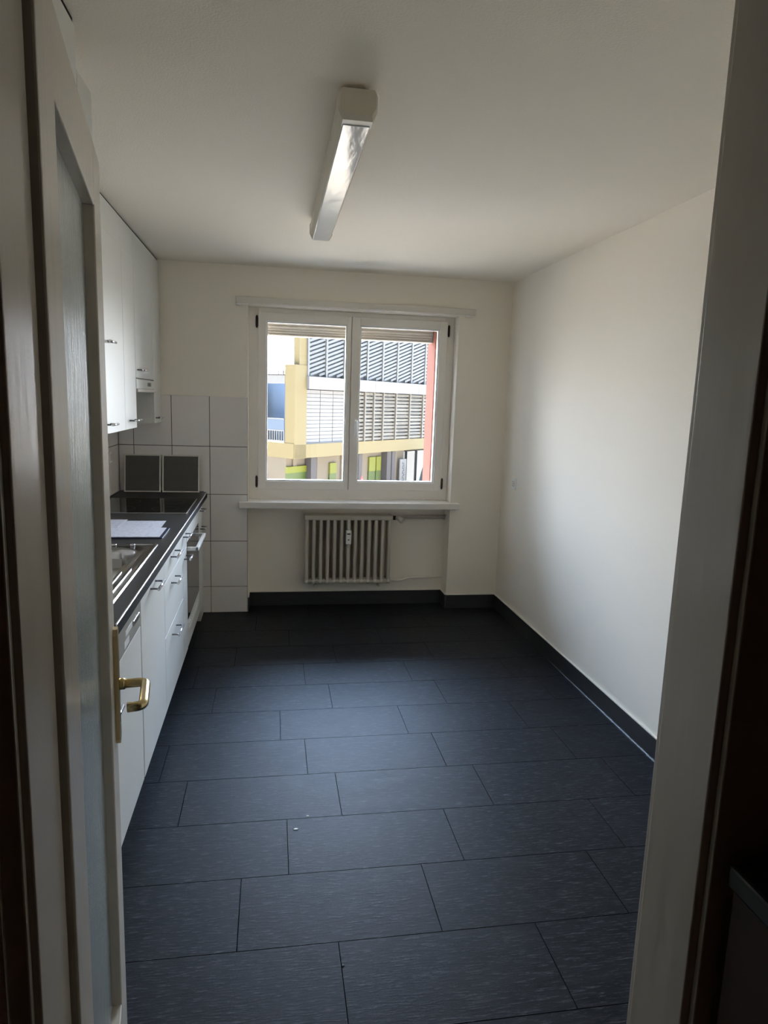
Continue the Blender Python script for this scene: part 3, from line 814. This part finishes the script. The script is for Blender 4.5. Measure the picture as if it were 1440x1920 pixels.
# slanted silver louvres of the upper floor
posts = [.66, 1.72, 2.85, 3.55, 4.40, 5.52, 6.66, 7.84, 9.02, 10.2, 11.4, 12.6, 13.8]
for a, b in zip(posts, posts[1:]):
    bm = new_bm()
    w = b-a-.16; k = .30; z = 1.90
    while z < 6.5:
        z0 = z
        s0, s1 = a+.13, b-.03
        zz0, zz1 = z0, z0 + k*(s1-s0)
        if zz1 > 2.42:
            if zz0 < 2.38: s0 = s0 + (2.38-zz0)/k; zz0 = 2.38
            h = .088
            vs = [bm.verts.new(p) for p in ((s0, 0, zz0), (s1, 0, zz1), (s1, 0, zz1+h), (s0, 0, zz0+h), (s0, .07, zz0+.03), (s1, .07, zz1+.03), (s1, .07, zz1+h+.03), (s0, .07, zz0+h+.03))]
            for q in ((0,1,2,3), (7,6,5,4), (0,4,5,1), (3,2,6,7), (0,3,7,4), (1,5,6,2)): bm.faces.new([vs[i] for i in q])
        z += .155
    box(bm, a, a+.10, -.03, .14, 2.36, 6.6)
    obj('louvre_panel', bm, M['f_slat'], bd)
# lower louvres: horizontal slats in frames
lp = [3.52, 4.30, 4.95, 5.65, 6.65, 7.80, 8.95, 10.2, 11.5, 12.8]
for j, (a, b) in enumerate(zip(lp, lp[1:])):
    bm = new_bm()
    for i in range(13):
        z = -.10 + i*.155
        h = .085 + .03*random.random()
        box(bm, a+.08, b-.02, .02, .10, z, z+h)
        if random.random() < .4: box(bm, a+.3*random.random()+.1, b-.2, .0, .03, z+.03, z+.05)
    box(bm, a, a+.07, -.04, .14, -.14, 1.90)
    obj('louvre_panel', bm, M['f_beige_slat'], bd)
# loggia round the corner
bm = new_bm()
box(bm, 0.9, 1.0, .45, 3.6, -.10, 2.1); box(bm, .0, 1.0, .47, .50, -.1, 2.1, mat=0)
obj('loggia_wall', bm, M['f_blue'], bd)
bm = new_bm(); box(bm, -.01, .03, .49, 1.9, 2.06, 2.36)
obj('glass_canopy', bm, M['f_white'], bd)
bm = new_bm(); box(bm, -.05, .03, .49, 1.9, 2.36, 2.40)
for i in range(6): box(bm, -.02, .01, .55+i*.24, .58+i*.24, 2.40, 2.55)
obj('canopy_rail', bm, M['f_column'], bd)
bm = new_bm()
box(bm, -.03, .0, .49, 1.9, .76, .80); box(bm, -.03, .0, .49, 1.9, .33, .37)
for i in range(12): box(bm, -.025, -.005, .50+i*.115, .53+i*.115, -.08, .35)
obj('balcony_railing', bm, M['f_white'], bd)
bm = new_bm(); box(bm, -.02, -.01, .50, 1.9, .375, .755); obj('railing_panel', bm, M['f_panel'], bd)
# ground floor, set back under the slab
bm = new_bm()
box(bm, .02, 8.15, .42, 5, GR, -.65); box(bm, .3, 14, 2.4, 5, GR, -.65)
for s, w in ((.35, .2), (1.75, .14), (3.3, .12), (4.6, .1), (7.2, .25)): box(bm, s, s+w, .36, .44, GR, -.70)
obj('ground_floor_wall', bm, M['f_beige'], bd)
def shopfront(a, b, z0, zm, z1):
    bm = new_bm(); box(bm, a, b, .33, .43, zm, z1, mat=0); box(bm, a, b, .35, .43, z0, zm, mat=1)
    obj('green_shopfront', bm, [M['f_lime'], M['f_green']], bd)
shopfront(.0, 1.08, GR, -1.22, -.98); shopfront(2.53, 2.95, GR, -1.40, -.98); shopfront(5.25, 5.72, GR, -1.50, -.88); shopfront(5.80, 6.15, GR, -1.50, -.88)
for a, b in ((1.08, 1.42), (4.15, 4.40), (6.28, 6.60), (6.68, 6.95)):
    bm = new_bm(); box(bm, a, b, .10, .42, GR, -.66); obj('column', bm, M['f_column'], bd)
bm = new_bm(); box(bm, 8.2, 13.9, 2.1, 2.42, GR, -1.0)
for s in (8.6, 9.2, 9.9, 11, 12): box(bm, s, s+.06, 2.02, 2.12, GR, -1.0)
obj('shop_window', bm, M['facade_glass'], bd)
# white sign with upright lettering
def local(s, n, z): 
    return (bc[0] + s*.688 - n*.725, bc[1] + s*.725 + n*.688, z)
L0 = local(7.78, .22, -2.30)
sg = thing('shop_sign', 'narrow upright white sign with dark lettering on the ground floor wall', 'sign', L0, ba)
bm = new_bm(); box(bm, -.27, .27, -.03, .03, 0, 1.22, bev=.01); obj('board', bm, M['f_white'], sg)
bm = new_bm()
zz = .10
rs = random.Random(3)
for i in range(9):   # upright running script too small to read: strokes of ink
    box(bm, -.06, .07, -.036, -.029, zz, zz+.022)
    box(bm, -.06 + .10*(i % 2), -.03 + .10*(i % 2), -.036, -.029, zz, zz+.085)
    if i % 3 == 0: box(bm, .07, .12, -.036, -.029, zz+.05, zz+.07)
    zz += .112
obj('lettering', bm, M['ink'], sg)
bm = new_bm(); box(bm, -.12, .12, .03, .14, .3, .9); obj('bracket', bm, M['f_column'], sg)
# warning sign
L0 = local(3.38, -.6, GR)
ws = thing('traffic_sign', 'small white triangular traffic sign with red border below the facade', 'sign', L0, ba)
bm = new_bm(); tube(bm, [(0,0,0), (0,0,2.35)], .03); obj('pole', bm, M['f_slat'], ws)
bm = new_bm(); prism(bm, [(-.24, 2.02), (.24, 2.02), (0, 2.44)], 'y', -.045, -.03); obj('border', bm, M['red'], ws)
bm = new_bm(); prism(bm, [(-.155, 2.07), (.155, 2.07), (0, 2.34)], 'y', -.050, -.044); obj('face', bm, M['f_white'], ws)
# parked van
L0 = local(9.6, -1.2, GR)
vn = thing('van', 'white van parked at the right below the louvred facade', 'van', L0, ba)
bm = new_bm()
prism(bm, [(-1.45, .35), (-1.52, 1.0), (-1.40, 1.35), (-1.12, 2.05), (-.85, 2.62), (-.6, 2.72), (3.4, 2.72), (3.5, 2.6), (3.5, .35)], 'y', -.95, .95)
obj('body', bm, M['van'], vn)
bm = new_bm(); prism(bm, [(-1.36, 1.52), (-1.08, 2.20), (-.90, 2.52), (-.88, 2.48), (-1.05, 2.14), (-1.32, 1.48)], 'y', -.85, .85)
for y0, y1 in ((-.962, -.945),): prism(bm, [(-1.15, 1.6), (-.85, 2.38), (.2, 2.38), (.2, 1.6)], 'y', y0, y1)
obj('windscreen', bm, M['facade_glass'], vn)
for x in (-.75, 2.55):
    for y in (-.97, .72):
        bm = new_bm(); tube(bm, [(x, y, .34), (x, y+.25, .34)], .34, n=24); obj('wheel', bm, M['tyre'], vn)
bm = new_bm(); box(bm, -1.58, -1.44, -.9, .9, .40, .62, bev=.03); obj('bumper', bm, M['tyre'], vn)

bm = new_bm(); box(bm, -70, 70, 5.5, 120, GR-.2, GR)
o = obj('street', bm, M['street']); tag(o, 'pale sunlit street ground below the window', 'street', kind='structure')

# ------------------------------------------------------------------ light
SKY0, SKY1, SUN_E, EXPO = 1.0, 20.0, 15.0, 1.2
w = bpy.data.worlds.new('daylight'); scn.world = w; w.use_nodes = True
nt = w.node_tree; N = nt.nodes; L = nt.links
bg = N['Background']; tc = N.new('ShaderNodeTexCoord'); sp = N.new('ShaderNodeSeparateXYZ')
# sky plain and pale at the horizon, with an added bright lobe lighting the room
rp = N.new('ShaderNodeValToRGB'); e = rp.color_ramp.elements
e[0].position = 0.0; e[0].color = (.90,.95,1.0,1); e[1].position = .60; e[1].color = (.48,.70,1.05,1)
L.new(tc.outputs['Generated'], sp.inputs[0]); L.new(sp.outputs['Z'], rp.inputs['Fac'])
dt = N.new('ShaderNodeVectorMath'); dt.operation = 'DOT_PRODUCT'
dt.inputs[1].default_value = Vector((.14, .74, .46)).normalized()
mr = N.new('ShaderNodeMapRange'); mr.interpolation_type = 'SMOOTHSTEP'
mr.inputs['From Min'].default_value = .45; mr.inputs['From Max'].default_value = .98
mr.inputs['To Min'].default_value = SKY0; mr.inputs['To Max'].default_value = SKY1
L.new(tc.outputs['Generated'], dt.inputs[0]); L.new(dt.outputs['Value'], mr.inputs['Value'])
L.new(rp.outputs['Color'], bg.inputs['Color']); L.new(mr.outputs[0], bg.inputs['Strength'])
sun = bpy.data.lights.new('sun', 'SUN'); sun.energy = SUN_E; sun.angle = math.radians(2); sun.color = (1, .90, .74)
so = bpy.data.objects.new('sun', sun); C.objects.link(so)
so.rotation_euler = Vector((-.06, -.19, -.97)).to_track_quat('-Z', 'Y').to_euler()
# daylight portal in the window opening (guides sampling only, adds no light)
pl = bpy.data.lights.new('window_portal', 'AREA'); pl.shape = 'RECTANGLE'; pl.size = XN1-XN0; pl.size_y = 1.40
pl.cycles.is_portal = True
po = bpy.data.objects.new('window_portal', pl); C.objects.link(po)
po.location = ((XN0+XN1)/2, D+.19, 1.52); po.rotation_euler = Vector((0, -1, 0)).to_track_quat('-Z', 'Z').to_euler()

# ------------------------------------------------------------------ camera
def ray(u, v):
    a = (u-720)/F_PX; b = (v-960)/F_PX; c, s = math.cos(ROLL), math.sin(ROLL)
    xr = c*a + s*b; up = -(-s*a + c*b); fw = 1.0
    cp, spp = math.cos(PITCH), math.sin(PITCH)
    yr = fw*cp - up*spp; z = fw*spp + up*cp
    cy, sy = math.cos(YAW), math.sin(YAW)
    return Vector((xr*cy + yr*sy, -xr*sy + yr*cy, z))
f = ray(720, 960).normalized(); r = (ray(1720, 960)-ray(720, 960)).normalized(); u = r.cross(f).normalized()
cam = bpy.data.cameras.new('camera'); co = bpy.data.objects.new('camera', cam); C.objects.link(co)
co.matrix_world = Matrix(((r.x, u.x, -f.x, 0), (r.y, u.y, -f.y, 0), (r.z, u.z, -f.z, EYE), (0, 0, 0, 1)))
cam.sensor_fit = 'HORIZONTAL'; cam.sensor_width = 36; cam.lens = 36*F_PX/1440; cam.clip_start = .02; cam.clip_end = 400
scn.camera = co

vs = scn.view_settings
vs.view_transform = 'Standard'; vs.look = 'None'; vs.gamma = 1; vs.use_curve_mapping = False
vs.exposure = EXPO
cy = scn.cycles
cy.use_denoising = True; cy.max_bounces = 14; cy.diffuse_bounces = 8; cy.glossy_bounces = 6; cy.transmission_bounces = 8; cy.transparent_max_bounces = 12
cy.sample_clamp_indirect = 8; cy.caustics_reflective = True; cy.caustics_refractive = True
